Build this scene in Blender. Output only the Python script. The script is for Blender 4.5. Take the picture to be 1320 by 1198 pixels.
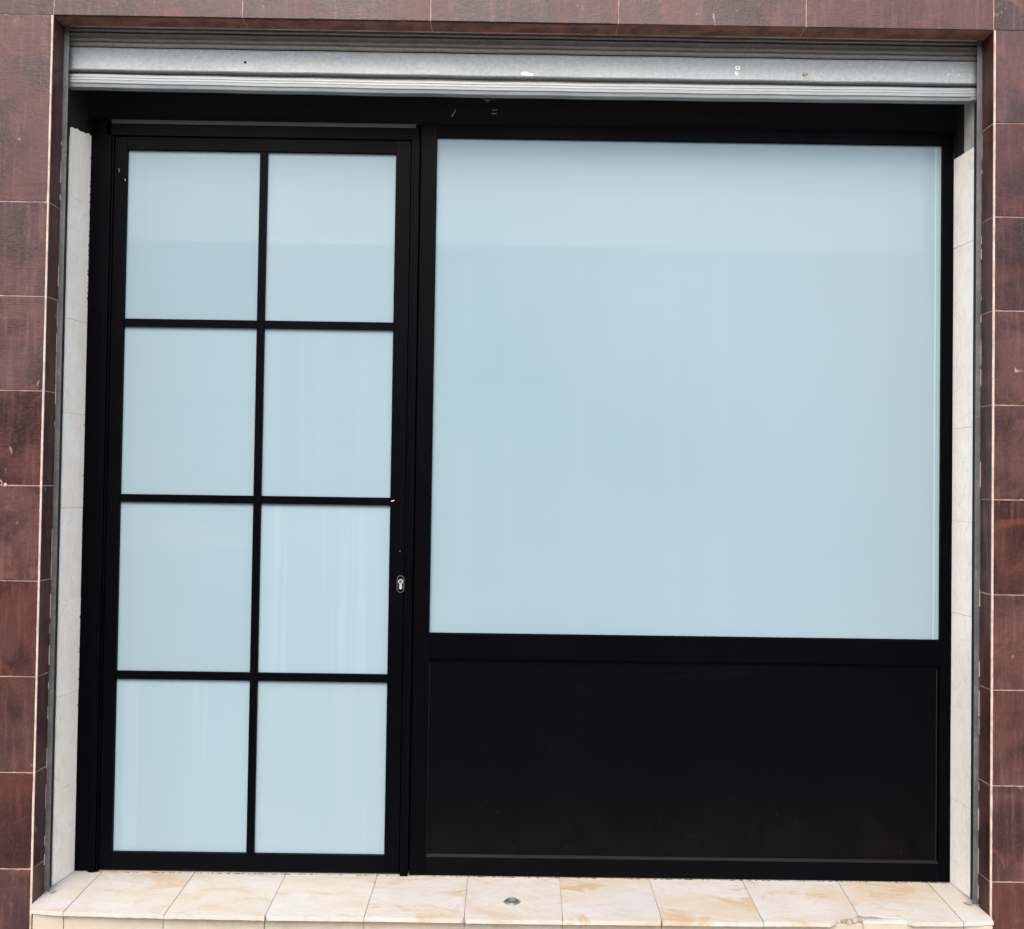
import bpy, bmesh, math, random
from mathutils import Vector, Matrix
random.seed(7)
S = bpy.context.scene
for o in list(bpy.data.objects):
    bpy.data.objects.remove(o)
COL = S.collection

# ------------------------------------------------------------------ camera
cam_d = bpy.data.cameras.new('camera')
cam = bpy.data.objects.new('camera', cam_d)
COL.objects.link(cam)
S.camera = cam
cam_d.sensor_fit = 'HORIZONTAL'
cam_d.sensor_width = 36.0
cam_d.lens = 36.0 * 1250 / 1320
cam_d.clip_start = 0.05
cam_d.clip_end = 500
right = Vector((0.99989, -0.00369, 0.0146))
fwd = Vector((0.0034, 0.99980, 0.0199))
fwd.normalize()
right = (right - fwd * right.dot(fwd)).normalized()
up = right.cross(fwd)
m = Matrix((right, up, -fwd)).transposed().to_4x4()
m.translation = Vector((1.4703, -3.0643, 1.4926))
cam.matrix_world = m

# ------------------------------------------------------------------ light
SUN_EL, SUN_AZ = math.radians(46), math.radians(188)    # azimuth clockwise from +Y
W = bpy.data.worlds.new('World')
S.world = W
W.use_nodes = True
wn = W.node_tree.nodes
bg = wn['Background']
sky = wn.new('ShaderNodeTexSky')
sky.sky_type = 'NISHITA'
sky.sun_disc = False
sky.sun_elevation = SUN_EL
sky.sun_rotation = SUN_AZ
sky.air_density = 1.0
sky.dust_density = 4.0
sky.ozone_density = 1.0
W.node_tree.links.new(sky.outputs[0], bg.inputs[0])
bg.inputs[1].default_value = 0.15
sl = bpy.data.lights.new('sun', 'SUN')
sl.energy = 0.55
sl.angle = math.radians(40)
sl.color = (1.0, 0.95, 0.88)
so = bpy.data.objects.new('sun', sl)
COL.objects.link(so)
sd = Vector((math.sin(SUN_AZ) * math.cos(SUN_EL), math.cos(SUN_AZ) * math.cos(SUN_EL), math.sin(SUN_EL)))
so.rotation_euler = sd.to_track_quat('Z', 'Y').to_euler()
S.view_settings.view_transform = 'Standard'
S.view_settings.look = 'None'
S.view_settings.gamma = 1
S.view_settings.use_curve_mapping = False
S.view_settings.exposure = 1.62

# ------------------------------------------------------------------ materials
class NT:
    def __init__(s, name):
        s.m = bpy.data.materials.new(name)
        s.m.use_nodes = True
        s.n = s.m.node_tree.nodes
        s.l = s.m.node_tree.links
        s.b = s.n['Principled BSDF']
        s.tc = s.n.new('ShaderNodeTexCoord')
        s.oi = None
    def link(s, a, b):
        s.l.new(a, b)
    def coords(s, scale=(1, 1, 1), rand=True, rot=(0, 0, 0)):
        mp = s.n.new('ShaderNodeMapping')
        s.link(s.tc.outputs['Object'], mp.inputs[0])
        mp.inputs['Scale'].default_value = scale
        mp.inputs['Rotation'].default_value = rot
        if not rand:
            return mp.outputs[0]
        if s.oi is None:
            s.oi = s.n.new('ShaderNodeObjectInfo')
        mul = s.n.new('ShaderNodeMath'); mul.operation = 'MULTIPLY'
        s.link(s.oi.outputs['Random'], mul.inputs[0]); mul.inputs[1].default_value = 37.0
        cmb = s.n.new('ShaderNodeCombineXYZ')
        for i in range(3):
            s.link(mul.outputs[0], cmb.inputs[i])
        add = s.n.new('ShaderNodeVectorMath'); add.operation = 'ADD'
        s.link(mp.outputs[0], add.inputs[0]); s.link(cmb.outputs[0], add.inputs[1])
        return add.outputs[0]
    def noise(s, vec, scale, detail=4, rough=.55, dist=0):
        t = s.n.new('ShaderNodeTexNoise')
        s.link(vec, t.inputs['Vector'])
        t.inputs['Scale'].default_value = scale
        t.inputs['Detail'].default_value = detail
        t.inputs['Roughness'].default_value = rough
        t.inputs['Distortion'].default_value = dist
        return t.outputs['Fac']
    def ramp(s, fac, a, b, ca=0.0, cb=1.0):
        r = s.n.new('ShaderNodeMapRange')
        s.link(fac, r.inputs[0])
        r.inputs[1].default_value = a; r.inputs[2].default_value = b
        r.inputs[3].default_value = ca; r.inputs[4].default_value = cb
        r.interpolation_type = 'SMOOTHSTEP'
        return r.outputs[0]
    def mul(s, a, b):
        r = s.n.new('ShaderNodeMath'); r.operation = 'MULTIPLY'
        for i, v in enumerate((a, b)):
            if isinstance(v, (int, float)): r.inputs[i].default_value = v
            else: s.link(v, r.inputs[i])
        return r.outputs[0]
    def add(s, a, b):
        r = s.n.new('ShaderNodeMath'); r.operation = 'ADD'
        for i, v in enumerate((a, b)):
            if isinstance(v, (int, float)): r.inputs[i].default_value = v
            else: s.link(v, r.inputs[i])
        return r.outputs[0]
    def mix(s, fac, a, b):
        x = s.n.new('ShaderNodeMix'); x.data_type = 'RGBA'
        if isinstance(fac, (int, float)): x.inputs[0].default_value = fac
        else: s.link(fac, x.inputs[0])
        for i, v in ((6, a), (7, b)):
            if isinstance(v, tuple): x.inputs[i].default_value = (*v, 1)
            else: s.link(v, x.inputs[i])
        return x.outputs[2]
    def col(s, c):
        if isinstance(c, tuple): s.b.inputs['Base Color'].default_value = (*c, 1)
        else: s.link(c, s.b.inputs['Base Color'])
    def rough(s, v):
        if isinstance(v, (int, float)): s.b.inputs['Roughness'].default_value = v
        else: s.link(v, s.b.inputs['Roughness'])
    def bump(s, h, strength=.3, dist=.001):
        b = s.n.new('ShaderNodeBump')
        b.inputs['Strength'].default_value = strength
        b.inputs['Distance'].default_value = dist
        s.link(h, b.inputs['Height'])
        s.link(b.outputs[0], s.b.inputs['Normal'])

def mat_red():
    t = NT('polished_brown_red_stone')
    v = t.coords()
    big = t.noise(v, 4.5, 5, .6, .8)
    c = t.mix(t.ramp(big, .38, .62), (.020, .0070, .0058), (.062, .0205, .0150))
    rust = t.noise(t.coords((1, 1, .8)), 9, 4, .6, 1.2)
    c = t.mix(t.mul(t.ramp(rust, .56, .72), .65), c, (.125, .040, .021))
    grey = t.noise(t.coords((1, 1, 1)), 3.1, 3, .5, .4)
    c = t.mix(t.mul(t.ramp(grey, .5, .75), .4), c, (.062, .034, .032))
    # fine brushed grain, both ways
    g1 = t.noise(t.coords((4, 4, 60)), 5, 3, .6)
    g2 = t.noise(t.coords((70, 70, 4)), 5, 3, .6)
    sel = t.ramp(t.noise(v, 1.7, 1, .5), .46, .54)
    gm = t.n.new('ShaderNodeMix'); gm.data_type = 'FLOAT'
    t.link(sel, gm.inputs[0]); t.link(g1, gm.inputs[2]); t.link(g2, gm.inputs[3])
    grain = gm.outputs[0]
    c = t.mix(t.ramp(grain, .36, .7, 0, .38), c, (.045, .019, .017))
    fine = t.noise(v, 130, 2, .7)
    c = t.mix(t.ramp(fine, .5, .75, 0, .2), c, (.13, .072, .062))
    # pale chips, dribbles and scratches
    sp = t.noise(t.coords((1, 1, .55)), 42, 2, .5, .3)
    area = t.ramp(t.noise(v, 5.5, 2, .5), .5, .62)
    c = t.mix(t.mul(t.ramp(sp, .70, .76), t.mul(area, .55)), c, (.36, .27, .24))
    st1 = t.noise(t.coords((26, 26, 2.2)), 2.2, 5, .7, .3)
    c = t.mix(t.ramp(st1, .48, .72, 0, .5), c, (.115, .052, .044))
    st2 = t.noise(t.coords((2.0, 2.0, 24)), 2.2, 5, .7, .3)
    c = t.mix(t.ramp(st2, .5, .74, 0, .45), c, (.030, .011, .009))
    sc = t.noise(t.coords((90, 90, 7), rot=(.0, .35, 0)), 1.3, 2, .5, .2)
    c = t.mix(t.mul(t.ramp(sc, .74, .79), t.mul(area, .5)), c, (.36, .24, .20))
    # a slightly different stone each
    hs = t.n.new('ShaderNodeHueSaturation')
    t.link(c, hs.inputs['Color'])
    t.link(t.ramp(t.oi.outputs['Random'], 0, 1, .86, 1.14), hs.inputs['Value'])
    t.link(t.ramp(t.oi.outputs['Random'], 1, 0, .9, 1.08), hs.inputs['Saturation'])
    t.col(hs.outputs[0])
    t.b.inputs['Specular IOR Level'].default_value = .30
    t.rough(t.add(t.ramp(big, .3, .7, .22, .36), t.mul(fine, .16)))
    ripple = t.noise(v, 75, 4, .7)
    t.bump(t.add(t.mul(ripple, .8), t.mul(grain, .5)), .8, .0013)
    return t.m

def mat_marble(name, warm=.3, stain=.0, base=(.70, .675, .62)):
    t = NT(name)
    v = t.coords()
    a = t.noise(v, 3.2, 5, .6, 1.0)
    c = t.mix(t.ramp(a, .35, .7), base, (base[0] * .93, base[1] * .90, base[2] * .86))
    b = t.noise(t.coords((1, 3.2, 1), rot=(0, 0, .5)), 4.2, 5, .62, 1.6)
    c = t.mix(t.mul(t.ramp(b, .52, .70), warm), c, tuple(x * base[0] / .74 for x in (.62, .47, .31)))
    vein = t.noise(t.coords((1, 2.2, 1), rot=(.3, .2, .9)), 5.0, 6, .62, 1.4)
    vw = t.n.new('ShaderNodeMath'); vw.operation = 'SUBTRACT'
    t.link(vein, vw.inputs[0]); vw.inputs[1].default_value = .5
    va = t.n.new('ShaderNodeMath'); va.operation = 'ABSOLUTE'
    t.link(vw.outputs[0], va.inputs[0])
    c = t.mix(t.mul(t.ramp(va.outputs[0], .0, .022, 1, 0), .28), c, tuple(x * base[0] / .74 for x in (.40, .37, .34)))
    if stain:
        s_ = t.noise(t.coords((1, 1.9, 1)), 4.2, 7, .68, 1.1)
        k = t.ramp(t.oi.outputs['Random'], .15, .65, .25, 1)
        s4 = t.noise(t.coords((1, 2.6, 1)), 3.0, 3, .5, .4)
        c = t.mix(t.mul(t.mul(t.ramp(s4, .44, .62), .7 * stain), k), c, (.40, .325, .225))
        c = t.mix(t.mul(t.mul(t.ramp(s_, .53, .64), stain), k), c, (.37, .26, .14))
        s2 = t.noise(v, 18, 5, .7, .5)
        c = t.mix(t.mul(t.ramp(s2, .60, .72), stain * .45), c, (.28, .235, .18))
        s3 = t.noise(v, 2.2, 2, .5)
        c = t.mix(t.mul(t.ramp(s3, .52, .7), .5), c, (.385, .38, .395))
    f = t.noise(v, 160, 2, .6)
    c = t.mix(t.ramp(f, .6, .8, 0, .25), c, tuple(x * base[0] / .74 for x in (.5, .46, .41)))
    t.col(c)
    t.rough(t.ramp(a, .3, .7, .38, .55))
    t.bump(t.add(t.mul(f, .5), a), .25, .001)
    return t.m

def mat_grout(name, c1, c2):
    t = NT(name)
    v = t.coords(rand=False)
    a = t.noise(v, 14, 5, .65)
    c = t.mix(t.ramp(a, .35, .62), c2, c1)
    t.col(c); t.rough(.9)
    t.bump(t.noise(v, 260, 3, .6), .5, .0008)
    return t.m

def mat_zinc(name, c1, c2, rough=.5, metal=.55, mott=1.0):
    t = NT(name)
    v = t.coords()
    a = t.noise(t.coords((.6, 1, 1)), 9, 5, .65, .6)
    spk = t.noise(v, 230, 3, .75)
    c = t.mix(t.ramp(a, .3, .7), c1, c2)
    sg = t.noise(v, 75, 2, .5)
    c = t.mix(t.ramp(sg, .42, .62, 0, .35 * mott), c, tuple(x * .72 for x in c1))
    c = t.mix(t.ramp(spk, .45, .72, 0, .45 * mott), c, tuple(x * .52 for x in c1))
    drt = t.noise(t.coords((.35, 1, 3)), 12, 5, .7, .4)
    c = t.mix(t.ramp(drt, .54, .74, 0, .45 * mott), c, (.20, .18, .15))
    t.col(c)
    t.b.inputs['Metallic'].default_value = metal
    t.rough(t.ramp(a, .3, .7, rough - .08, rough + .1))
    t.bump(t.add(spk, a), .12, .0008)
    return t.m

def mat_black(name='satin_black_paint', base=.0009, rough=.38, sill_bounce=False):
    t = NT(name)
    v = t.coords()
    a = t.noise(v, 3, 4, .6)
    d = t.noise(t.coords((1, 1, .4)), 60, 4, .7)
    c = t.mix(t.ramp(d, .56, .76, 0, .5), (base, base * 1.05, base * 1.7), (base * 2.4, base * 2.3, base * 2.3))
    if sill_bounce:     # light bounced off the sill, painted paler downward, plus splash specks and smears
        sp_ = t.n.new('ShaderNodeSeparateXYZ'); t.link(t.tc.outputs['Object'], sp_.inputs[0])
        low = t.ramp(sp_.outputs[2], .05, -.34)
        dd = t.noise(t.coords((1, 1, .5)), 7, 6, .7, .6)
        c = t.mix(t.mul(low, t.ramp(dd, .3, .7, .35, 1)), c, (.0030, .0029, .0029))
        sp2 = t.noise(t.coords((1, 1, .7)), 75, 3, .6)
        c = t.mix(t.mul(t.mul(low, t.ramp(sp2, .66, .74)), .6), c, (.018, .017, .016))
        sm = t.noise(t.coords((.7, 1, 2.2)), 5, 5, .65, 1.4)
        c = t.mix(t.ramp(sm, .58, .78, 0, .3), c, (.005, .005, .005))
    t.col(c)
    t.rough(t.add(t.ramp(a, .3, .7, rough - .05, rough + .07), t.mul(d, .05)))
    t.b.inputs['Specular IOR Level'].default_value = 0.03 if not sill_bounce else .04
    t.bump(t.noise(v, 300, 2, .5), .05, .0005)
    return t.m

def mat_film():
    t = NT('frosted_glass_with_pale_film')
    v = t.coords()
    a = t.noise(v, .75, 2, .45, .3)
    c = t.mix(t.ramp(a, .3, .7), (.186, .266, .302), (.204, .282, .318))
    # faint vertical pulls and roller lines in the film, stronger in some panes
    w = t.noise(t.coords((7, 1, .12)), 1.8, 3, .6)
    k = t.ramp(t.oi.outputs['Random'], .45, .95, .04, .34)
    c = t.mix(t.mul(t.ramp(w, .50, .60), k), c, (.245, .325, .365))
    h = t.noise(t.coords((.3, 1, 9)), 2.5, 3, .6)
    c = t.mix(t.ramp(h, .55, .75, 0, .12), c, (.16, .245, .285))
    hs = t.n.new('ShaderNodeHueSaturation')
    t.link(c, hs.inputs['Color'])
    t.link(t.ramp(t.oi.outputs['Random'], 0, 1, .96, 1.04), hs.inputs['Value'])
    t.col(hs.outputs[0])
    t.rough(.5)
    t.b.inputs['Specular IOR Level'].default_value = 0.0
    t.b.inputs['Coat Weight'].default_value = 1.0
    sm = t.noise(t.coords((1, 1, .6)), 3.5, 5, .65, .5)
    t.link(t.ramp(sm, .45, .8, .008, .05), t.b.inputs['Coat Roughness'])
    t.b.inputs['Coat IOR'].default_value = 1.23
    return t.m

def mat_plain(name, c, rough=.6, metal=0, var=.15, scale=8):
    t = NT(name)
    v = t.coords()
    a = t.noise(v, scale, 4, .6)
    t.col(t.mix(t.ramp(a, .3, .7), tuple(x * (1 - var) for x in c), tuple(min(1, x * (1 + var)) for x in c)))
    t.rough(rough)
    t.b.inputs['Metallic'].default_value = metal
    return t.m

RED = mat_red()
RAW = mat_grout('unpolished_brown_stone', (.20, .085, .055), (.085, .038, .028))
CREAM = mat_marble('cream_marble', .16, 0, (.89, .85, .765))
SILLM = mat_marble('stained_cream_marble', .35, .85, (.44, .428, .395))
RISER = mat_marble('yellowed_cream_marble', .40, .4, (.38, .345, .28))
GROUT = mat_grout('pinkish_grout', (.37, .27, .23), (.21, .14, .115))
GROUT2 = mat_grout('pale_corner_grout', (.44, .35, .30), (.30, .225, .185))
MORTAR = mat_grout('grey_cream_mortar', (.36, .33, .28), (.22, .195, .16))
ZINC = mat_zinc('galvanised_steel', (.20, .225, .235), (.265, .288, .298), .55, .14)
ZINCB = mat_zinc('clean_aluminium_bar', (.18, .20, .21), (.22, .238, .243), .45, .12, .15)
ZINCD = mat_zinc('dusty_brown_steel', (.205, .19, .16), (.27, .25, .215), .6, .3)
RAILM = mat_zinc('weathered_rail_steel', (.085, .092, .093), (.13, .137, .137), .5, .3)
RAILD = mat_plain('dark_slot_steel', (.012, .011, .010), .7)
BLACK = mat_black()
PANELB = mat_black('black_panel_sill_bounce', .0010, .34, True)
GLOSSB = mat_plain('glossy_black_bead', (.008, .008, .008), .3)
VOID = mat_plain('matt_black_void', (.0012, .0012, .0014), .9)
CAULK = mat_plain('black_sealant', (.008, .008, .008), .5)
GREYST = mat_plain('grey_aluminium_strip', (.014, .015, .015), .5)
FILM = mat_film()
FILME = mat_plain('film_edge_strip', (.25, .35, .38), .3, 0, .03)
CHROME = mat_plain('worn_chrome', (.36, .355, .345), .4, .35, .08, 60)
STEELD = mat_plain('dull_dark_steel', (.16, .155, .15), .4, .8, .2, 60)
GEAR = mat_plain('blackened_steel', (.028, .027, .024), .6, .2, .3, 90)
WHITEP = mat_plain('white_paint_smear', (.55, .55, .53), .6, 0, .06, 60)
RUST = mat_plain('rusty_screw', (.26, .17, .12), .6, .4, .3, 200)
PLASTER = mat_plain('grey_beige_plaster', (.36, .34, .30), .85, 0, .15, 20)
PAVEM = mat_plain('pavement_concrete', (.30, .29, .27), .85, 0, .15, 5)
KERBM = mat_plain('kerb_granite', (.36, .35, .34), .8, 0, .15, 30)
ASPH = mat_plain('asphalt', (.055, .055, .057), .9, 0, .2, 40)
OPPW = mat_plain('pale_render_wall', (.72, .71, .68), .85, 0, .05, 1.5)
OPPT = mat_plain('grey_green_render_wall', (.26, .28, .27), .85, 0, .12, 1.5)
OPPB = mat_plain('brown_brick_wall', (.20, .15, .12), .85, 0, .15, 2)
OPPG = mat_plain('dark_window_glass', (.03, .035, .04), .1, 0, .1)
OPPF = mat_plain('white_window_frame', (.75, .75, .74), .5, 0, .05)
BARW = mat_plain('white_railing_paint', (.75, .76, .76), .5, 0, .05)
CARP = mat_plain('silver_car_paint', (.45, .47, .49), .25, .3, .02)
TYRE = mat_plain('black_rubber', (.02, .02, .02), .8)
LAMPG = mat_plain('headlight_glass', (.80, .82, .84), .1, .5, .02)

# ------------------------------------------------------------------ helpers
def put(name, bm, mat, parent=None, loc=(0, 0, 0), smooth=False):
    me = bpy.data.meshes.new(name)
    bmesh.ops.recalc_face_normals(bm, faces=bm.faces)
    bm.to_mesh(me); bm.free()
    me.materials.append(mat)
    if smooth:
        for p in me.polygons: p.use_smooth = True
    o = bpy.data.objects.new(name, me)
    COL.objects.link(o)
    o.location = loc
    if parent: o.parent = parent
    return o

def bx(bm, x0, x1, y0, y1, z0, z1, bev=0, seg=1):
    r = bmesh.ops.create_cube(bm, size=1)
    vs = r['verts']
    for v in vs:
        v.co = Vector(((x0 + x1) / 2 + v.co.x * (x1 - x0), (y0 + y1) / 2 + v.co.y * (y1 - y0), (z0 + z1) / 2 + v.co.z * (z1 - z0)))
    if bev:
        es = {e for v in vs for e in v.link_edges}
        bmesh.ops.bevel(bm, geom=list(es), offset=bev, segments=seg, affect='EDGES', profile=.6)
    return bm

def box(name, mat, parent, x0, x1, y0, y1, z0, z1, bev=0, seg=1):
    """a box whose origin is its own centre"""
    c = ((x0 + x1) / 2, (y0 + y1) / 2, (z0 + z1) / 2)
    bm = bmesh.new()
    bx(bm, x0 - c[0], x1 - c[0], y0 - c[1], y1 - c[1], z0 - c[2], z1 - c[2], bev, seg)
    return put(name, bm, mat, parent, c)

def prism(pts, axis, a, b, bev=0):
    """polygon (u,v) extruded along axis: 'z' -> (x,y) pts, 'y' -> (x,z) pts, 'x' -> (y,z) pts"""
    bm = bmesh.new()
    def P(u, v, w):
        return {'z': (u, v, w), 'y': (u, w, v), 'x': (w, u, v)}[axis]
    lo = [bm.verts.new(P(u, v, a)) for u, v in pts]
    hi = [bm.verts.new(P(u, v, b)) for u, v in pts]
    bm.faces.new(lo); bm.faces.new(hi[::-1])
    n = len(pts)
    for i in range(n):
        bm.faces.new((lo[i], lo[(i + 1) % n], hi[(i + 1) % n], hi[i]))
    bmesh.ops.recalc_face_normals(bm, faces=bm.faces)
    if bev:
        bmesh.ops.bevel(bm, geom=list(bm.edges), offset=bev, segments=1, affect='EDGES')
    return bm

def thing(name, label, cat, loc=(0, 0, 0), group=None):
    o = bpy.data.objects.new(name, None)
    COL.objects.link(o)
    o.location = loc
    o.empty_display_size = .1
    o['label'] = label; o['category'] = cat; o['kind'] = 'thing'
    if group: o['group'] = group
    return o

def reparent(o, p):
    o.parent = p
    o.location = Vector(o.location) - Vector(p.location)

def cyl(name, mat, parent, c, axis, r, h, n=20, r2=None, bev=0, smooth=False):
    bm = bmesh.new()
    bmesh.ops.create_cone(bm, cap_ends=True, segments=n, radius1=r, radius2=r if r2 is None else r2, depth=h)
    if axis == 'y': bmesh.ops.rotate(bm, verts=bm.verts, matrix=Matrix.Rotation(math.pi / 2, 3, 'X'))
    if axis == 'x': bmesh.ops.rotate(bm, verts=bm.verts, matrix=Matrix.Rotation(math.pi / 2, 3, 'Y'))
    return put(name, bm, mat, parent, c, smooth)

def struct(o):
    o['kind'] = 'structure'
    return o

# ------------------------------------------------------------------ setting
ZT = 2.965     # underside of the stone lintel
ZS = 0.160     # top of the marble sill
W3 = 3.0       # width of the opening
def slab(name, mat, x0, x1, y0, y1, z):
    return struct(box(name, mat, None, x0, x1, y0, y1, z - .3, z))
slab('ground', mat_plain('bare_ground', (.22, .20, .17), .95, 0, .2, .3), -120, 120, -160, 60, -.14)
slab('pavement', PAVEM, -30, 33, -3.5, .3, 0)
slab('road', ASPH, -30, 33, -12.6, -3.66, -.12)
slab('opposite_pavement', PAVEM, -30, 33, -15.2, -12.76, 0)
struct(box('kerb', KERBM, None, -30, 33, -3.657, -3.503, -.2, .004, .01))
struct(box('opposite_kerb', KERBM, None, -30, 33, -12.757, -12.603, -.2, .004, .01))

# ------------------------------------------------------------------ red stone facade
wall = thing('stone_clad_wall', 'brown red polished stone wall with pale grout around the shopfront opening', 'wall', (1.5, .05, 0))
def part(o, p=wall):
    reparent(o, p); return o
ZTOP = 4.2
XL, XR = -2.4, 5.4
bm = bmesh.new()
bx(bm, XL, -.0012, .0018, .60, 0, ZTOP)
put_core = part(put('mortar_bed', bm, GROUT))
bm = bmesh.new()
bx(bm, W3 + .0012, XR, .0018, .60, 0, ZTOP)
part(put('mortar_bed', bm, GROUT))
bm = bmesh.new()
bx(bm, -.0011, W3 + .0011, .0018, .085, ZT + .0012, ZTOP)
part(put('mortar_bed', bm, GROUT))
# corner grout fillets, as wide and pale as in the picture (the right one is the paler)
def wavy_strip(name, mat, x0, x1, y0, y1, z0, z1, amp, n):
    bm = bmesh.new()
    prev = None
    for i in range(n + 1):
        z = z0 + (z1 - z0) * i / n
        a, b = x0 + random.uniform(-amp, amp), x1
        vs = [bm.verts.new(p) for p in ((a, y0, z), (b, y0, z), (b, y1, z), (a, y1, z))]
        if prev:
            for k in range(4):
                bm.faces.new((prev[k], prev[(k + 1) % 4], vs[(k + 1) % 4], vs[k]))
        else:
            bm.faces.new(vs)
        prev = vs
    bm.faces.new(prev[::-1])
    return part(put(name, bm, mat))
wavy_strip('corner_grout', GROUT2, -.0066, -.0006, .0002, .0035, 0, ZT - .001, .0008, 70)
wavy_strip('corner_grout', GROUT2, W3 + .0072, W3 + .0006, .0002, .0035, 0, ZT - .001, .0005, 70)

def chipped(w, h, chips=3, mag=.004):
    """outline of a stone w x h centred on the origin, edges nibbled here and there"""
    pts = []
    cs = [(-w / 2, -h / 2), (w / 2, -h / 2), (w / 2, h / 2), (-w / 2, h / 2)]
    for i in range(4):
        a, b = Vector(cs[i]), Vector(cs[(i + 1) % 4])
        pts.append(tuple(a))
        inward = -Vector(((b - a).y, -(b - a).x)).normalized()
        L = (b - a).length
        ts = sorted(random.uniform(.06, .94) for _ in range(random.randint(0, chips)))
        last = -.1
        for t in ts:
            if t - last < .08: continue
            last = t
            wd = random.uniform(.003, .009) / L
            d = random.uniform(.0007, mag * .55)
            pts.append(tuple(a.lerp(b, t - wd)))
            pts.append(tuple(a.lerp(b, t - wd * .2) + inward * d))
            pts.append(tuple(a.lerp(b, t + wd * .5) + inward * d * .7))
            pts.append(tuple(a.lerp(b, t + wd)))
    return pts

G = .0019   # half a joint
def face_tile(x0, x1, z0, z1, label=None):
    cx, cz = (x0 + x1) / 2, (z0 + z1) / 2
    near = x1 > -.7 and x0 < 3.7
    pts = chipped(x1 - x0, z1 - z0, 3 if near else 0)
    bm = prism(pts, 'y', 0, .012)
    # ease the front arrises only
    es = [e for e in bm.edges if all(abs(v.co.y) < 1e-6 for v in e.verts)]
    bmesh.ops.bevel(bm, geom=es, offset=.0006, segments=1, affect='EDGES')
    o = put('stone_tile', bm, RED, None, (cx, random.uniform(-.0006, .0004), cz))
    o.rotation_euler = (random.uniform(-.0012, .0012), 0, random.uniform(-.0010, .0010))
    part(o)
    if label: o['label'] = label
    return o
rows = [(ZT - .3 * (k + 1), ZT - .3 * k) for k in range(9)] + [(0, ZT - 2.7)]
for side in (0, 1):
    for c in range(4):
        if side == 0:
            xa, xb = -.6 * (c + 1), -.6 * c
            xb2 = -.0064 if c == 0 else xb - G
            xs = (xa + G, xb2)
        else:
            xa, xb = W3 + .6 * c, W3 + .6 * (c + 1)
            xs = (W3 + .0070 if c == 0 else xa + G, xb - G)
        k = 0
        while k < len(rows):
            z0, z1 = rows[k]
            if side == 0 and k == 0 and c == 0:
                z0 = rows[1][0]; k += 1
            face_tile(xs[0], xs[1], z0 + (G if z0 > 0 else .002), z1 - G)
            k += 1
for r in range(4):
    z0, z1 = ZT + .3 * r, min(ZTOP, ZT + .3 * (r + 1))
    for c in range(-4, 9):
        face_tile(.6 * c + G, .6 * (c + 1) - G, z0 + (G if r else .0), z1 - G)
# tiles lining the reveal, both sides and under the lintel
def side_tile(x0, x1, y0, y1, z0, z1, p=None, mat=RED, name='reveal_tile'):
    o = box(name, mat, None, x0, x1, y0, y1, z0, z1, .0007)
    part(o, p or wall)
    return o
for side in (0, 1):
    for k, (z0, z1) in enumerate(rows):
        if side == 0 and k == 1: continue
        if side == 0 and k == 0: z0 = rows[1][0]
        z0 = max(z0, .0) + G
        j = random.uniform(-.0006, .0006)
        if side == 0:
            side_tile(-.012, 0 + j, .0032, .0735, z0, z1 - G)
        else:
            side_tile(W3 - j, W3 + .012, .0032, .0735, z0, z1 - G)
for k in range(5):
    side_tile(.6 * k + (G if k else .0005), .6 * (k + 1) - (G if k < 4 else .0005), .0036, .0735, ZT + .0, ZT + .012, mat=RAW, name='soffit_tile')
# a pale repair and drill hole at the left edge of the picture
cyl('drill_hole', VOID, None, (-.1345, -.0008, 1.4722), 'y', .0065, .002, 16)
dh = bpy.data.objects['drill_hole']; part(dh)
bm = bmesh.new()
bmesh.ops.create_cone(bm, cap_ends=True, segments=14, radius1=.010, radius2=.0085, depth=.002)
for v in bm.verts: v.co.x *= random.uniform(.85, 1.15)
bmesh.ops.rotate(bm, verts=bm.verts, matrix=Matrix.Rotation(math.pi / 2, 3, 'X'))
o = put('filler_ring', bm, GROUT2, None, (-.1345, .0002, 1.4722)); part(o)
bm = bmesh.new()
bmesh.ops.create_icosphere(bm, subdivisions=2, radius=.0055)
for v in bm.verts: v.co *= random.uniform(.8, 1.15); v.co.y *= .45
o = put('mortar_blob', bm, GROUT2, None, (-.115, -.0008, 1.4665)); part(o)

# building mass above and behind, closing the box the shutter rolls into
bm = bmesh.new()
bx(bm, -.05, 3.06, .60, .9, 0, ZTOP)
part(put('inner_masonry', bm, PLASTER))

# ------------------------------------------------------------------ black head box
headb = thing('shutter_housing', 'matt black boxed recess above the door and window, behind the raised shutter', 'shutter box', (1.5, .3, 2.7))
for (nm, a) in (('back_panel', (-.0, 3.04, .262, .275, 2.7275, 3.42)), ('back_panel', (0, 3.0, .3005, .304, .02, 3.3)), ('top_panel', (-.0, 3.04, .087, .5, 3.42, 3.44)),
                ('end_panel', (-.0008, .003, .1265, .2615, 2.62, 3.419)), ('end_panel', (3.0005, 3.03, .2, .2615, 2.625, 3.419)), ('end_panel', (2.9885, 3.03, .2625, .30, 2.60, 2.727)), ('end_panel', (-.0, .0195, .2625, .30, 2.60, 2.727))):
    o = box(nm, VOID, None, *a); reparent(o, headb)
bm = bmesh.new(); bx(bm, 0, .0, 0, 0, 0, 0); bm.free()

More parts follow.
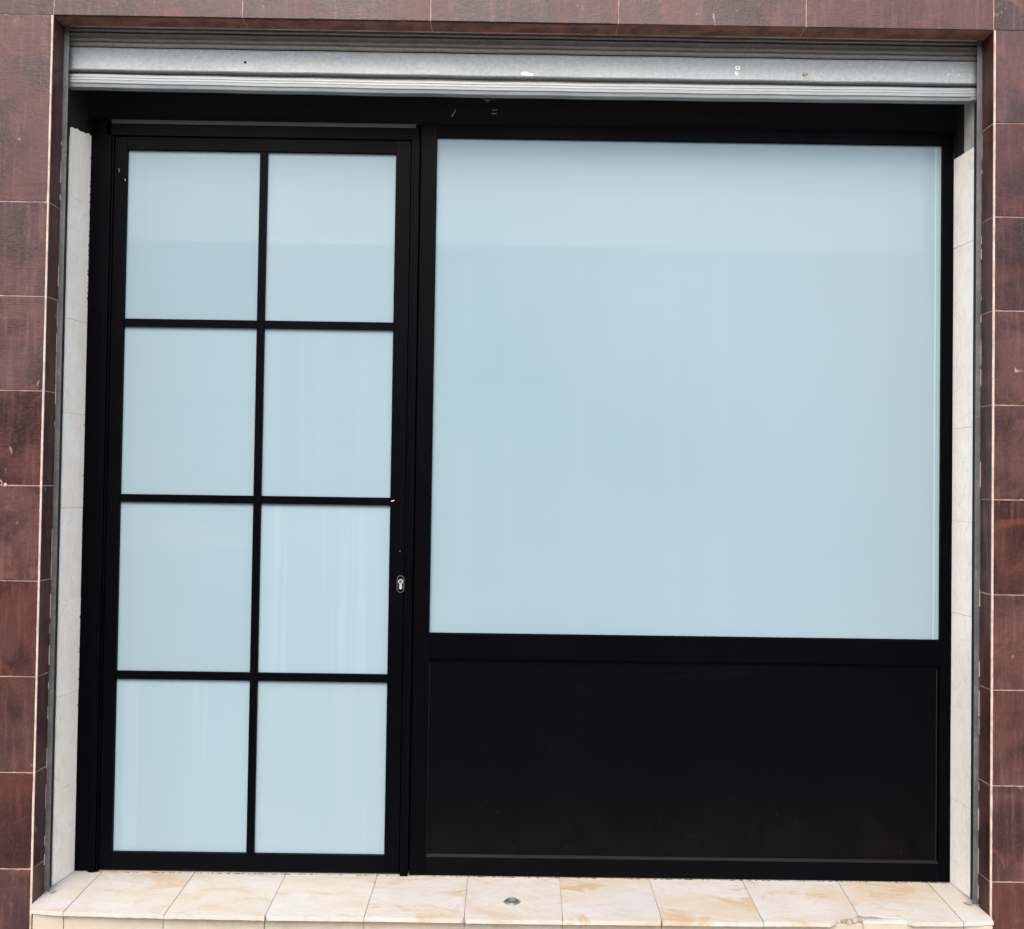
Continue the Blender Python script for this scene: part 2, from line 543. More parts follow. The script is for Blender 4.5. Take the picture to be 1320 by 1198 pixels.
# ------------------------------------------------------------------ marble jamb linings
def jamb(side):
    if side == 0:
        t = thing('marble_jamb', 'cream marble tile lining on the left side of the opening, beside the glazed door', 'jamb lining', (0, .19, ZS))
        zs = [ZS + .001, .463, .772, 1.086, 1.391, 1.706, 2.019, 2.655]
        x0, x1 = -.0005, .0095
        plan = [(-.0005, .127), (.0055, .127), (.0272, .298), (-.0005, .298)]
    else:
        t = thing('marble_jamb', 'cream marble tile lining on the right side of the opening, beside the large window', 'jamb lining', (3, .19, ZS))
        zs = [ZS + .001, .450, .762, 1.077, 1.388, 1.702, 2.322, 2.632]
        x0, x1 = 2.9895, 2.9995
        plan = [(3.0005, .127), (2.9980, .127), (2.9861, .298), (3.0005, .298)]
    bmj = bmesh.new()
    bx(bmj, (.0002 if side == 0 else 2.9992), (.0045 if side == 0 else 2.9998), .1285, .297, zs[0] + .001, zs[-1] - .006)
    reparent(put('mortar_bed', bmj, MORTAR), t)
    for i in range(len(zs) - 1):
        j = random.uniform(-.0006, .0006)
        z0, z1 = zs[i] + .0004, zs[i + 1] - .0004
        if side == 0 and i == len(zs) - 2:
            # broken upper edge of the topmost left tile
            pts = [(.127, z0), (.298, z0), (.298, 2.672), (.243, 2.665), (.232, 2.669), (.222, 2.661), (.20, 2.662), (.181, 2.657), (.165, 2.660), (.150, 2.653), (.138, 2.655), (.127, 2.650)]
            bm = prism(pts, 'x', -.0005, .0055, 0)
            for v in bm.verts:
                if v.co.x > 0: v.co.x += (v.co.y - .127) * .127
            o = put('marble_tile', bm, CREAM)
            reparent(o, t)
            continue
        bm = prism([(px_ + j, py_) for px_, py_ in plan], 'z', -(z1 - z0) / 2, (z1 - z0) / 2, .0006)
        o = put('marble_tile', bm, CREAM, None, (0, 0, (z0 + z1) / 2))
        reparent(o, t)
    return t
jamb(0); jamb(1)
# plaster strip over the right lining
o = box('plaster_strip', PLASTER, None, 3.0002, 3.004, .121, .199, 2.60, 3.0)
o['label'] = 'bare grey beige plaster strip above the right marble lining'
reparent(o, wall)

# ------------------------------------------------------------------ sill
sill = thing('marble_sill', 'stained cream marble tiled doorstep with a chipped nosing under the shopfront', 'doorstep', (1.5, .1, 0))
jx = [.020, .124, .437, .745, 1.048, 1.354, 1.656, 1.961, 2.272, 2.584, 2.895, 2.992]
jb = [.020, .112, .425, .735, 1.046, 1.352, 1.664, 1.968, 2.283, 2.612, 2.915, 2.992]   # the same joints at the back
fy = [-.046, -.060, -.070, -.073, -.071, -.074, -.073, -.071, -.069, -.066, -.050, -.038]
bm = bmesh.new()
bx(bm, .022, 2.990, -.030, .5, 0, ZS - .0145)
bx(bm, .0225, 2.9895, -.026, .499, ZS - .0145, ZS - .0035)
reparent(put('mortar_bed', bm, MORTAR), sill)
def rag(p, q, n, amp):
    out = []
    for i in range(n + 1):
        t = i / n
        out.append((p[0] + (q[0] - p[0]) * t, p[1] + (q[1] - p[1]) * t + (random.uniform(0, amp) if 0 < i < n else 0)))
    return out
YB = .30
for i in range(11):
    xl, xr = jx[i] + .0008, jx[i + 1] - .0008
    bl, br = jb[i] + .0008, jb[i + 1] - .0008
    y0, y1 = fy[i], fy[i + 1]
    if i == 0: front = [(.0012, .0045), (.0155, y0), (xr, y1)]
    elif i == 10: front = [(xl, y0), (2.9935, y1), (2.9988, .0045)]
    elif i in (1, 2): front = rag((xl, y0), (xr, y1), 26, .004)
    elif i == 8:      # broken right front corner
        front = rag((xl, y0), (2.478, y1), 8, .0012) + [(2.497, -.052), (2.512, -.036), (2.533, -.026), (2.556, -.022), (2.570, -.014), (xr, -.004)]
    elif i == 9:      # its neighbour's nosing is broken away
        front = [(xl, .000), (2.602, -.010), (2.625, -.006), (2.650, -.014), (2.68, -.020), (2.705, -.022), (2.722, -.040), (2.738, y1 - .004), (xr, y1)]
    else:
        front = rag((xl, y0), (xr, y1), 10, .0012)
        if i in (3, 5): front[0] = (front[0][0] + .006, front[0][1] + .001); front.insert(0, (xl, y0 + .010))
        if i in (4, 6): front[-1] = (front[-1][0] - .005, front[-1][1] + .001); front.append((xr, y1 + .008))
    # reveal: tiles run back between the linings
    if i == 0: pts = front + [(br, YB), (.0012, YB)]
    elif i == 10: pts = front + [(2.9988, YB), (bl, YB)]
    else: pts = front + [(br, YB), (bl, YB)]
    clean = []
    for p in pts:
        if not clean or (Vector(p) - Vector(clean[-1])).length > 1e-4: clean.append(p)
    cx, cy = (xl + xr) / 2, .1
    bm = prism([(p[0] - cx, p[1] - cy) for p in clean], 'z', -.0125, 0)
    es = [e for e in bm.edges if all(abs(v.co.z) < 1e-6 for v in e.verts)]
    bmesh.ops.bevel(bm, geom=es, offset=.0011, segments=2, affect='EDGES')
    o = put('sill_tile', bm, SILLM, None, (cx, cy, ZS + random.uniform(-.0007, .0004)))
    reparent(o, sill)
# rubble where the nosing broke off
bm = bmesh.new()
for _ in range(46):
    x = random.uniform(2.49, 2.60); 
    y = -.020 - random.uniform(0, .022) * (1 - abs(x - 2.545) / .07)
    r = random.uniform(.003, .008)
    b2 = bmesh.ops.create_icosphere(bm, subdivisions=1, radius=r)
    for v in b2['verts']:
        v.co = v.co * random.uniform(.7, 1.2) + Vector((x, y, ZS - .009 + random.uniform(-.005, .003)))
o = put('broken_mortar', bm, MORTAR); o['kind'] = 'stuff'; reparent(o, sill)
bm = prism([(2.5880, -.0395), (2.640, -.0405), (2.735, -.0405), (2.728, -.026), (2.700, -.014), (2.65, -.006), (2.605, -.002), (2.5875, .006)], 'z', ZS - .0142, ZS - .0050, .0008)
o = put('patch_piece', bm, SILLM); reparent(o, sill)
# riser under the nosing
rj = [.022, .118, .425, .737, 1.044, 1.354, 1.657, 1.964, 2.277, 2.588, 2.900, 2.990]
for i in range(11):
    o = box('riser_tile', RISER, None, rj[i] + .0008, rj[i + 1] - .0008, -.041 + random.uniform(-.001, .001), -.029, .002, ZS - .0150, .0006)
    reparent(o, sill)
# dark crumbs standing in for the shadow line along the foot of the frames
bm = bmesh.new()
for _ in range(300):
    x = random.uniform(.03, 2.98)
    rr = random.uniform(.0008, .0024)
    b2 = bmesh.ops.create_icosphere(bm, subdivisions=1, radius=rr)
    sx = random.uniform(1, 3.2)
    for v in b2['verts']: v.co = Vector((v.co.x * sx, v.co.y, v.co.z * .6)) + Vector((x, .2475 - abs(random.gauss(0, .0010)), ZS + .0008))
o = put('shadow_line_crumbs', bm, mat_plain('shadow_line_dark', (.09, .075, .055), .9, 0, .4, 90)); o['kind'] = 'stuff'; reparent(o, sill)

# round ground lock let into the sill
gl = thing('ground_lock', 'small round grey metal floor lock set into the marble doorstep', 'floor lock', (1.501, .055, ZS))
bm = bmesh.new()
prof = [(0, .0012), (.013, .0012), (.0145, .0048), (.019, .0060), (.0225, .0036), (.0245, .0004), (.0245, -.002)]
n = 32
rings = [[bm.verts.new((r * math.cos(2 * math.pi * k / n), r * math.sin(2 * math.pi * k / n), z)) for k in range(n)] for r, z in prof[1:]]
bm.faces.new(rings[0])
for a, b in zip(rings, rings[1:]):
    for k in range(n): bm.faces.new((a[k], a[(k + 1) % n], b[(k + 1) % n], b[k]))
GLM = mat_zinc('worn_grey_lock_metal', (.10, .11, .115), (.19, .20, .205), .4, .6)
o = put('ring', bm, GLM, gl, (0, 0, 0), True)
bm = bmesh.new(); bx(bm, -.0105, .0105, -.0022, .0022, .0013, .0045, .0008)
put('lock_bar', bm, GLM, gl)
bm = bmesh.new(); bmesh.ops.create_cone(bm, cap_ends=True, segments=16, radius1=.0035, radius2=.003, depth=.002)
put('key_plug', bm, STEELD, gl, (.0, .0062, .0022))
# rough mortar around it
bm = bmesh.new()
n = 24
for k in range(n):
    a = 2 * math.pi * k / n
    b2 = bmesh.ops.create_icosphere(bm, subdivisions=1, radius=random.uniform(.0016, .0036))
    for v in b2['verts']:
        v.co.z *= .35
        v.co += Vector((math.cos(a) * .0262, math.sin(a) * .0262, .0002))
put('bedding', bm, MORTAR, gl)

# ------------------------------------------------------------------ roller shutter
sh = thing('roller_shutter', 'raised galvanised roller shutter with dusty slats across the top of the opening', 'roller shutter', (1.5, .1, 2.77))
def strip(name, prof, mat, th=.0016, x0=.0035, x1=2.9965, nseg=30, sag=.0):
    """open YZ profile, given top to bottom, made into a sheet of thickness th"""
    bm = bmesh.new()
    norm = []
    for i in range(len(prof)):
        a = Vector(prof[max(0, i - 1)]); b = Vector(prof[min(len(prof) - 1, i + 1)])
        d = (b - a).normalized()
        norm.append(Vector((d.y, -d.x)))      # towards -Y when going down
    rows_ = []
    for s in range(nseg + 1):
        x = x0 + (x1 - x0) * s / nseg
        dz = sag * math.sin(math.pi * s / nseg) + .0006 * math.sin(s * 1.7)
        fr = [bm.verts.new((x, p[0], p[1] + dz)) for p in prof]
        bk = [bm.verts.new((x, p[0] - n_.x * th, p[1] - n_.y * th + dz)) for p, n_ in zip(prof, norm)]
        rows_.append(fr + bk[::-1])
    L = len(rows_[0])
    for a, b in zip(rows_, rows_[1:]):
        for k in range(L):
            bm.faces.new((a[k], a[(k + 1) % L], b[(k + 1) % L], b[k]))
    bm.faces.new(rows_[0]); bm.faces.new(rows_[-1][::-1])
    o = put(name, bm, mat)
    reparent(o, sh)
    return o
def arc(y0, z0, y1, z1, bulge, n=8):
    return [(y0 + (y1 - y0) * i / n + bulge * math.sin(math.pi * i / n), z0 + (z1 - z0) * i / n) for i in range(n + 1)]
# full slat in the light, with its hooks
slat = [(.118, 2.908), (.108, 2.9085), (.1015, 2.9065), (.1000, 2.902)] + arc(.0995, 2.899, .0985, 2.835, .0025)[0:] + [(.1005, 2.8315), (.108, 2.8290), (.116, 2.8288)]
strip('slat', slat, ZINC, sag=-.001)
# knuckle between slats
strip('slat_hook', [(.117, 2.913), (.107, 2.9135), (.1045, 2.917), (.1045, 2.922), (.107, 2.9255), (.117, 2.926)], ZINCD)
strip('slat', [(.120, 2.9285), (.108, 2.9305), (.1035, 2.934)] + arc(.1030, 2.936, .1035, 2.954, .002, 4) + [(.108, 2.956), (.118, 2.957)], ZINCD)
strip('slat', [(.118, 2.9605), (.106, 2.9625), (.103, 2.967)] + arc(.1025, 2.969, .1025, 3.045, .004) + [(.106, 3.05)][::-1] if False else [(.118, 3.04)] + arc(.1025, 3.035, .103, 2.967, .004) + [(.106, 2.9625), (.118, 2.9605)], ZINCD)
strip('slat', [(.118, 3.12)] + arc(.1025, 3.115, .103, 3.05, .004) + [(.118, 3.045)], ZINCD)
# dark seam
strip('slat_hook', [(.1160, 2.8275), (.1130, 2.822), (.1160, 2.8165)], ZINCD)
# bottom bar: ribbed extrusion with a lip turned under
bar = [(.114, 2.8185), (.1035, 2.8190), (.0985, 2.8170), (.0965, 2.8125), (.0960, 2.8075), (.0972, 2.8065), (.0972, 2.8052), (.0955, 2.8040),
       (.0950, 2.7985), (.0962, 2.7975), (.0962, 2.7962), (.0950, 2.7950), (.0952, 2.7880), (.0968, 2.7868), (.0985, 2.7855), (.1010, 2.7765), (.1035, 2.7745), (.125, 2.7740)]
strip('bottom_bar', bar, ZINCB, .002, .0045, 2.9955, sag=-.004)
o = box('bar_end_cap', ZINCD, None, 2.974, 2.9945, .0965, .118, 2.776, 2.816, .003); reparent(o, sh)
# fittings on the wide slat
def onslat(o): reparent(o, sh); return o
onslat(cyl('screw_hole', VOID, None, (.5844, .1022, 2.8655), 'y', .0046, .0020, 16))
def blob(name, mat, pts, y, th):
    bm = prism(pts, 'y', y, y + th)
    es = [e for e in bm.edges if all(abs(v.co.y - y) < 1e-6 for v in e.verts)]
    bmesh.ops.bevel(bm, geom=es, offset=min(.0004, th * .4), segments=1, affect='EDGES')
    return onslat(put(name, bm, mat))
blob('paint_smear', WHITEP, [(1.492, 2.838), (1.496, 2.836), (1.521, 2.8350), (1.532, 2.8355), (1.533, 2.8435), (1.519, 2.8440), (1.514, 2.848), (1.502, 2.8485), (1.493, 2.8455)], .0985, .0025)
blob('paint_smear', WHITEP, [(2.195, 2.846), (2.210, 2.846), (2.205, 2.859), (2.198, 2.862)], .1005, .002)
bm = bmesh.new()
n = 18
R1 = [(.0085 * math.cos(2 * math.pi * k / n) * random.uniform(.85, 1.1), .008 * math.sin(2 * math.pi * k / n)) for k in range(n)]
vo = [bm.verts.new((x, -.001, z)) for x, z in R1]; vi = [bm.verts.new((x * .5, -.001, z * .38)) for x, z in R1]
vo2 = [bm.verts.new((x, .0015, z)) for x, z in R1]; vi2 = [bm.verts.new((x * .5, .0015, z * .38)) for x, z in R1]
for k in range(n):
    j = (k + 1) % n
    bm.faces.new((vo[k], vo[j], vi[j], vi[k])); bm.faces.new((vo2[k], vo2[j], vo[j], vo[k])); bm.faces.new((vi[k], vi[j], vi2[j], vi2[k]))
onslat(put('paint_smear', bm, WHITEP, None, (2.2055, .1022, 2.874)))
onslat(cyl('screw_hole', STEELD, None, (2.2055, .1028, 2.874), 'y', .0034, .001, 12))
for (dx, dz, r) in ((0, 0, .0065), (.008, .001, .004), (-.001, -.004, .004)):
    onslat(cyl('rusty_screw', RUST, None, (2.4255 + dx, .0995 + abs(dx) * .2, 2.856 + dz), 'y', r, .006, 10, r * .7))
for i in range(14):
    x, z = 2.93 + random.gauss(0, .018), 2.868 + random.gauss(0, .009)
    a = random.uniform(-.8, .8); L = random.uniform(.002, .007); w = random.uniform(.0006, .0016)
    ca, sa = math.cos(a), math.sin(a)
    blob('scuff_mark', WHITEP, [(x - L * ca, z - L * sa), (x + w * sa, z - w * ca), (x + L * ca, z + L * sa), (x - w * sa, z + w * ca)], .1012, .0008)
# dull stub on the middle of the bar's top edge and the lock gear hanging behind the bar
onslat(box('seam_tab', STEELD, None, 1.4115, 1.4155, .0995, .103, 2.893, 2.899, .0008))
onslat(cyl('lock_knob', GEAR, None, (1.382, .128, 2.768), 'y', .0095, .012, 18, .007))
onslat(box('lock_bracket', GEAR, None, 1.366, 1.412, .138, .1405, 2.7665, 2.80, .0006))
onslat(box('lock_rod', GEAR, None, 1.397, 1.416, .150, .153, 2.7385, 2.7410, .0004))
onslat(box('lock_rod', GEAR, None, 1.395, 1.412, .150, .153, 2.7270, 2.7292, .0004))
o = box('lock_wire', GEAR, None, -.014, .014, -.001, .001, -.0012, .0012, .0003)
o.rotation_euler = (0, -1.05, 0); o.location = (1.270, .15, 2.727); onslat(o)
# guide rails: U channels opening towards each other
def rail(side):
    def X(a, b): return (a, b) if side == 0 else (3 - b, 3 - a)
    zb, zt = ZS + .004, 3.3
    bmr = bmesh.new()
    for (xa, xb, ya, yb) in ((.0006, .0170, .0742, .0768),):
        a, b = X(xa, xb); bx(bmr, a, b, ya, yb, zb, zt, .0006)
    o = put('guide_rail', bmr, RAILM); reparent(o, sh)
    bmr = bmesh.new()
    a, b = X(.0003, .0022); bx(bmr, a, b, .0772, .1200, zb + .002, zt)
    a, b = X(.0004, .0030); bx(bmr, a, b, .1205, .1225, zb + .002, zt)
    o2 = put('rail_channel', bmr, RAILD); reparent(o2, sh)
    # ragged line of old filler between the rail and the red reveal
    bmr = bmesh.new()
    z = ZS + .02
    while z < 2.6:
        h = random.uniform(.01, .09)
        if random.random() < .55:
            w_ = random.uniform(.0010, .0026)
            a, b = X(.0004, w_)
            bx(bmr, a, b, .0718, .0738, z, z + h)
        z += h + random.uniform(.003, .06)
    o3 = put('filler_line', bmr, GROUT2); o3['kind'] = 'stuff'; reparent(o3, sh)
rail(0); rail(1)
bm = bmesh.new()
for (x, y) in ((.013, .072), (.024, .078), (2.987, .072), (2.972, .08)):
    for _ in range(7):
        b2 = bmesh.ops.create_icosphere(bm, subdivisions=1, radius=random.uniform(.002, .006))
        for v in b2['verts']: v.co = v.co * random.uniform(.7, 1.1) + Vector((x + random.gauss(0, .005), y + random.gauss(0, .005), ZS + .0015))
o = put('dirt_at_rail_foot', bm, MORTAR); o['kind'] = 'stuff'; reparent(o, sill)

# ------------------------------------------------------------------ the glazed door
YF = .249      # face of the frames
YG = .2615     # face of the glass
DEEP = .295
door = thing('entrance_door', 'black metal glazed door with eight frosted panes in two columns', 'door', (.6, .27, ZS))
def dp(name, mat, *a, bev=.0009, p=door, par=None):
    o = box(name, mat, None, *a, bev, 2)
    if par is None: reparent(o, p)
    else:
        o.parent = par
        o.location = Vector(o.location) - Vector(p.location) - Vector(par.location)
    return o
ff = dp('filler_panel', BLACK, .0200, .0715, .2485, DEEP, ZS + .003, 2.7262)
dp('hinge_post', BLACK, .0725, .0945, .2365, DEEP, ZS - .0035 + .006, 2.668)
dp('hinge_post_edge', BLACK, .0950, .1010, .2440, DEEP, ZS + .002, 2.668)
dp('door_head', BLACK, .0890, 1.1465, .2455, DEEP, 2.6690, 2.7090)
dp('grey_strip', GREYST, .0885, 1.135, .2470, DEEP, 2.7100, 2.7245)
dp('lock_post', BLACK, 1.1215, 1.1490, .2400, DEEP, ZS + .002, 2.6680)
dp('lock_post_bead', BLACK, 1.1250, 1.1315, .2380, .2399, ZS + .006, 2.6650, bev=.0006)
dp('gap_shade_strip', VOID, .1015, 1.1190, .262, DEEP, ZS + .001, ZS + .010)  # near-black strip standing in for the shade in the gap under the leaf
leaf = bpy.data.objects.new('door_leaf', None); COL.objects.link(leaf); leaf.parent = door
LV = Vector((0, 0, 0))
Z0, Z1 = .1705, 2.6655
def lp(name, mat, *a, bev=.0009): return dp(name, mat, *a, bev=bev, par=leaf)
lp('stile', BLACK, .1025, .1450, YF, DEEP, Z0, Z1)
lp('stile', BLACK, 1.0675, 1.1185, YF, DEEP, Z0, Z1)
lp('rail', BLACK, .1453, 1.0672, YF + .0004, DEEP, 2.6225, Z1)
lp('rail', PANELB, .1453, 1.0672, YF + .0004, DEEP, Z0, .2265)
lp('muntin', BLACK, .6000, .6257, YF + .0015, .29, .2268, 2.6222)
for z0, z1 in ((2.0134, 2.0398), (1.4124, 1.4388), (.8100, .8370)):
    lp('muntin', BLACK, .1453, .5998, YF + .0022, .29, z0, z1)
    lp('muntin', BLACK, .6259, 1.0672, YF + .0022, .29, z0, z1)
zz = [(.2267, .8098), (.8372, 1.4122), (1.4390, 2.0132), (2.0400, 2.6223)]
for z0, z1 in zz[::-1]:
    for xa, xb in ((.1454, .5998), (.6259, 1.0671)):
        o = lp('pane', FILM, xa, xb, YG + random.uniform(0, .0006), YG + .006, z0, z1, bev=0)
        o.rotation_euler = (random.uniform(-.003, .003), 0, random.uniform(-.0006, .0006))
# lock
bm = bmesh.new()
n = 14
def stadium(w, h, n=10):
    r = w / 2
    return [(r * math.cos(math.pi * k / n), h / 2 - r + r * math.sin(math.pi * k / n)) for k in range(n + 1)] + \
           [(r * math.cos(math.pi + math.pi * k / n), -h / 2 + r + r * math.sin(math.pi + math.pi * k / n)) for k in range(n + 1)]
LX, LZ = 1.1000, 1.1460
bm = bmesh.new()
o1, i1 = stadium(.0245, .058), stadium(.0205, .054)
A = [bm.verts.new((x, 0, z)) for x, z in o1]; B = [bm.verts.new((x, 0, z)) for x, z in i1]
C_ = [bm.verts.new((x * 1.05, .0035, z * 1.02)) for x, z in o1]
D_ = [bm.verts.new((x, .0030, z)) for x, z in i1]
N = len(A)
for k in range(N):
    j = (k + 1) % N
    bm.faces.new((A[k], A[j], B[j], B[k])); bm.faces.new((C_[k], C_[j], A[j], A[k])); bm.faces.new((B[k], B[j], D_[j], D_[k]))
lx = 1.1078
o = put('escutcheon_rim', bm, STEELD, leaf, tuple(Vector((lx - .0, .2455, LZ)) - Vector(door.location)))
bm = prism(stadium(.021, .0545), 'y', .0005, .003)
put('escutcheon', bm, BLACK, leaf, tuple(Vector((lx, .2466, LZ)) - Vector(door.location)))
# profile cylinder: round plug over a narrower tail
pts = [(.0085 * math.cos(a), .0085 * math.sin(a) + .0075) for a in [math.radians(-62 + 304 * k / 20) for k in range(21)]]
pts += [(-.0050, -.0135)] + [(.0050 * math.cos(math.pi + math.pi * k / 8), -.0135 + .0050 * math.sin(math.pi + math.pi * k / 8)) for k in range(1, 8)] + [(.0050, -.0135)]
bm = prism(pts, 'y', 0, .008)
put('lock_cylinder', bm, CHROME, leaf, tuple(Vector((lx + .001, .2415, LZ + .001)) - Vector(door.location)))
bm = bmesh.new(); bmesh.ops.create_cone(bm, cap_ends=True, segments=18, radius1=.0052, radius2=.0048, depth=.002)
bmesh.ops.rotate(bm, verts=bm.verts, matrix=Matrix.Rotation(math.pi / 2, 3, 'X'))
put('key_plug', bm, STEELD, leaf, tuple(Vector((lx + .001, .2410, LZ + .0085)) - Vector(door.location)))
bm = bmesh.new(); bx(bm, -.0006, .0006, -.0006, .0006, -.003, .003)
put('keyway', bm, VOID, leaf, tuple(Vector((lx + .001, .2396, LZ + .0085)) - Vector(door.location)))
for (x, z, w, h, a) in ((1.0765, 1.4285, .006, .0012, .25), (1.1040, 1.257, .0018, .0016, 0), (.140, 2.516, .0012, .004, .5), (.1180, 2.55, .001, .006, .2)):
    bm = bmesh.new(); bx(bm, -w, w, -.0004, .0004, -h, h, .0002)
    o = put('chip_mark', bm, WHITEP if w > .003 else STEELD, leaf, tuple(Vector((x, YF - .0004, z)) - Vector(door.location)))
    o.rotation_euler = (0, -a, 0)

# ------------------------------------------------------------------ the fixed window
win = thing('shop_window', 'large black framed fixed window with one frosted pane above a plain black panel', 'window', (2.07, .27, ZS))
def wp(name, mat, *a, bev=.0009): return dp(name, mat, *a, bev=bev, p=win)
wp('stile', BLACK, 1.1535, 1.2080, YF, DEEP, ZS + .0035, 2.7255)
wp('stile', BLACK, 2.9500, 2.9880, YF, DEEP, ZS + .0035, 2.7255)
wp('top_rail', BLACK, 1.2083, 2.9497, YF + .0004, DEEP, 2.6815, 2.7255)
wp('mid_rail', BLACK, 1.2083, 2.9497, YF + .0004, DEEP, .8950, .9780)
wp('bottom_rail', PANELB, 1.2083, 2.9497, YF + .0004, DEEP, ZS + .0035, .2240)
wp('pane', FILM, 1.2081, 2.9499, YG, YG + .006, .9781, 2.6814, bev=0)
wp('film_edge', FILME, 2.9290, 2.9345, YG - .0006, YG - .0001, .9785, 2.6810, bev=0)
wp('glazing_bead', BLACK, 1.2083, 2.9497, YG - .0060, YG - .0002, .9782, .9812, bev=.0006)
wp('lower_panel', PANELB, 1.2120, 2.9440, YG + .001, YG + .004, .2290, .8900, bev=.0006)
wp('panel_backing', VOID, 1.2081, 2.9499, YG + .006, YG + .010, .2241, .8949, bev=0)
bm = prism([(YF + .0006, .2243), (YG + .0035, .2243), (YG + .0035, .2305), (YG - .0005, .2305)], 'x', 1.2083, 2.9497, .0004)
reparent(put('panel_bead', bm, GLOSSB), win)
wp('panel_bead', BLACK, 1.2083, 2.9497, YF + .005, YG + .0035, .8895, .8947, bev=.001)
wp('edge_sealant', CAULK, 2.9882, 2.9893, .2500, DEEP, ZS + .002, 2.645, bev=0)
bm = bmesh.new()
for _ in range(26):
    b2 = bmesh.ops.create_icosphere(bm, subdivisions=1, radius=random.uniform(.001, .003))
    x, z = random.choice([(random.uniform(2.90, 2.985), ZS + .0025), (2.986, random.uniform(2.2, 2.66))])
    for v in b2['verts']: v.co = v.co * random.uniform(.7, 1.1) + Vector((x, .247, z))
o = put('sealant_crumbs', bm, CAULK); o['kind'] = 'stuff'; reparent(o, win)
bm = bmesh.new()
for _ in range(60):
    z = random.uniform(2.05, 2.66) if random.random() < .7 else random.uniform(.2, 2.6)
    b2 = bmesh.ops.create_icosphere(bm, subdivisions=1, radius=random.uniform(.001, .0035))
    for v in b2['verts']: v.co = v.co * random.uniform(.7, 1.2) + Vector((.0205, .2465, z))
o = put('sealant_bead', bm, CAULK); o['kind'] = 'stuff'; reparent(o, door)

# ------------------------------------------------------------------ across the street (seen as reflections)
ob = thing('opposite_house', 'white rendered house across the street with a slatted balcony, mirrored faintly in the panes', 'building', (0, -15.5, 0))
def op(name, mat, *a, bev=0):
    o = box(name, mat, None, *a, bev); reparent(o, ob); return o
op('wall', OPPW, -4.2, 5.6, -24, -15.2, 0, 5.9)
op('parapet', OPPF, -4.2, 5.6, -24.1, -15.1, 5.902, 6.1)
def windows(house, rects, mat=OPPF):
    for (xa, xb, za, zb) in rects:
        f = box('window', mat, None, xa, xb, -15.198, -15.15, za, zb); reparent(f, house)
        for k in range(2):
            w = (xb - xa) / 2
            g = box('pane', OPPG, None, xa + w * k + .06, xa + w * (k + 1) - .05, -15.149, -15.145, za + .07, zb - .07)
            g.parent = f; g.location = Vector(g.location) - Vector(f.location) - Vector(house.location)
windows(ob, ((1.2, 2.2, 3.3, 4.7), (4.0, 5.0, 3.3, 4.7), (-3.6, -2.4, .3, 2.3)))
for (nm, mt, xa, xb, zt, rc, lb) in (('neighbour_house', OPPT, -15, -4.21, 5.90, ((-5.95, -4.7, 3.38, 4.45), (-9.5, -8.3, 3.4, 4.5), (-12.5, -11.3, 3.4, 4.5), (-9.5, -7.8, .4, 2.3)), 'grey green rendered house on the left across the street, mirrored faintly in the door panes'),
                                     ('neighbour_house', OPPB, 5.61, 17, 5.90, ((7, 8.2, 3.3, 4.7), (10.5, 11.7, 3.3, 4.7), (9, 10.2, .3, 2.3)), 'brown house on the right across the street, mirrored faintly in the large window')):
    nh = thing(nm, lb, 'building', ((xa + xb) / 2, -15.5, 0))
    reparent(box('wall', mt, None, xa, xb, -24, -15.2, 0, zt), nh)
    reparent(box('parapet', OPPF, None, xa, xb, -24.1, -15.12, zt + .002, zt + .2), nh)
    windows(nh, rc)
op('loggia_back', OPPG, -3.1, -.8, -15.199, -15.16, 3.3, 4.9)
op('balcony_slab', OPPW, -4.15, -.6, -15.14, -14.4, 3.15, 3.28)
r = op('railing', BARW, -3.1, -.8, -14.45, -14.41, 4.42, 4.47)
bm = bmesh.new()
for k in range(18):
    x = -3.08 + k * .13
    bx(bm, x, x + .075, -14.44, -14.42, 3.28, 4.42)
reparent(put('railing_bars', bm, BARW), ob)
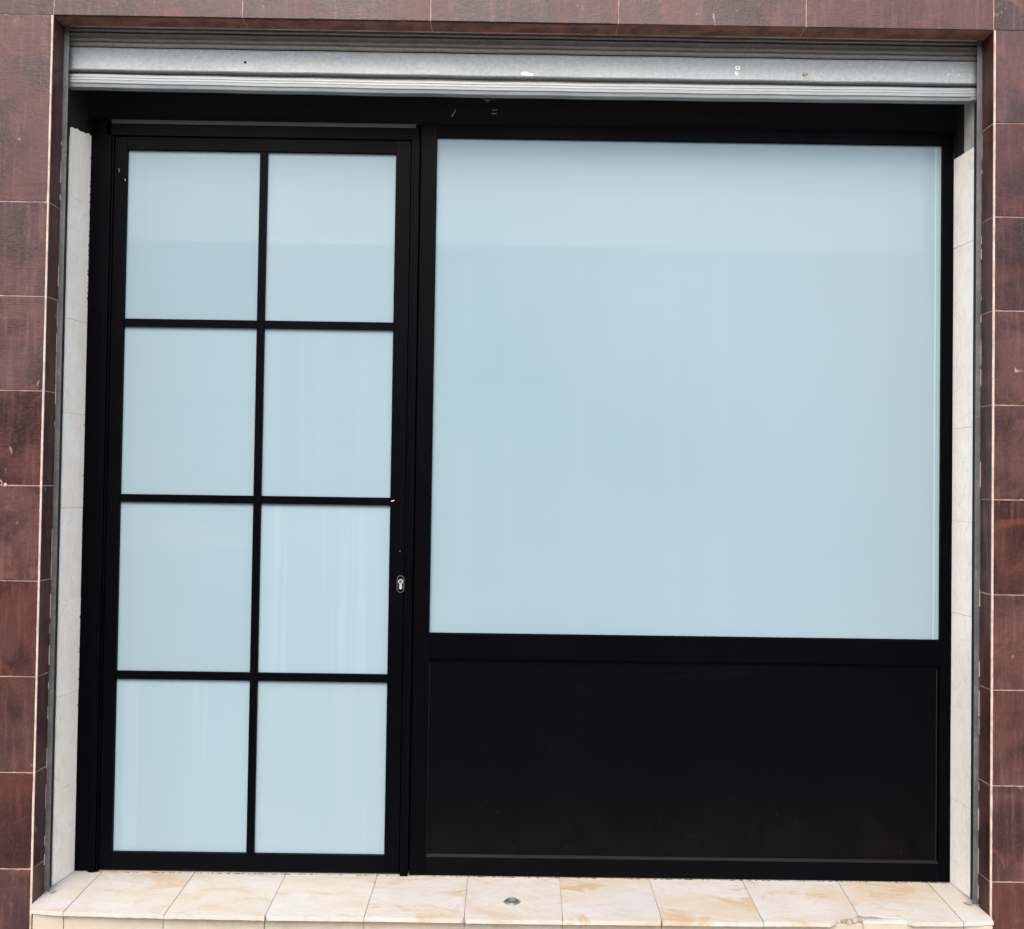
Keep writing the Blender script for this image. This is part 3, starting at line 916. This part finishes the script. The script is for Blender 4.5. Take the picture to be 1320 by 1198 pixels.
# parked car
def car():
    t = thing('parked_car', 'silver hatchback parked nose on across the street, mirrored faintly in the door', 'car', (-2.7, -10.5, -.12))
    prof = [(2.05, .30), (2.08, .55), (1.98, .74), (1.55, .86), (1.05, .95), (.45, 1.40), (-.2, 1.50), (-1.3, 1.46), (-1.85, 1.05), (-2.0, .9), (-2.02, .35), (-1.9, .25), (1.95, .22)]
    bm = bmesh.new()
    for sx, w_ in ((-.86, 0), (.86, 0)): pass
    secs = []
    for x, ins in ((-.88, .10), (-.80, .02), (0, 0), (.80, .02), (.88, .10)):
        ring = []
        for y, z in prof:
            tw = 1 - max(0, z - .9) * .32
            ring.append(bm.verts.new((x * tw, y * (1 - ins * .25), z - ins * .25 * (z > .5) + ins * .3 * (z < .4))))
        secs.append(ring)
    L = len(prof)
    for a, b in zip(secs, secs[1:]):
        for k in range(L): bm.faces.new((a[k], a[(k + 1) % L], b[(k + 1) % L], b[k]))
    bm.faces.new(secs[0]); bm.faces.new(secs[-1][::-1])
    put('body', bm, CARP, t)
    bm = prism([(-.62, .02), (.62, .02), (.52, .44), (-.52, .44)], 'y', 0, .02)
    bmesh.ops.rotate(bm, verts=bm.verts, matrix=Matrix.Rotation(math.radians(52), 3, 'X'))
    put('windscreen', bm, OPPG, t, (0, 1.03, .975))
    for s in (-1, 1):
        bm = prism([(.85, .95), (.40, 1.34), (-1.3, 1.38), (-1.6, 1.02)], 'x', 0, .012)
        put('side_window', bm, OPPG, t, (s * .835 - .006, 0, 0))
        bm = bmesh.new(); bx(bm, -.16, .16, -.03, .03, -.07, .07, .02, 2)
        put('headlight', bm, LAMPG, t, (s * .60, 2.04, .66))
        for y in (1.30, -1.25):
            w = cyl('wheel', TYRE, t, (s * .80, y, .31), 'x', .31, .2, 28)
            cyl('rim', CHROME, w, (s * .10, 0, 0), 'x', .19, .02, 20)
    bm = bmesh.new(); bx(bm, -.45, .45, -.02, .02, -.06, .06, .01)
    put('grille', bm, TYRE, t, (0, 2.075, .48))
    bm = bmesh.new(); bx(bm, -.26, .26, -.01, .01, -.055, .055, .004)
    put('number_plate', bm, OPPF, t, (0, 2.09, .36))
    return t
car()
bpy.context.view_layer.update()
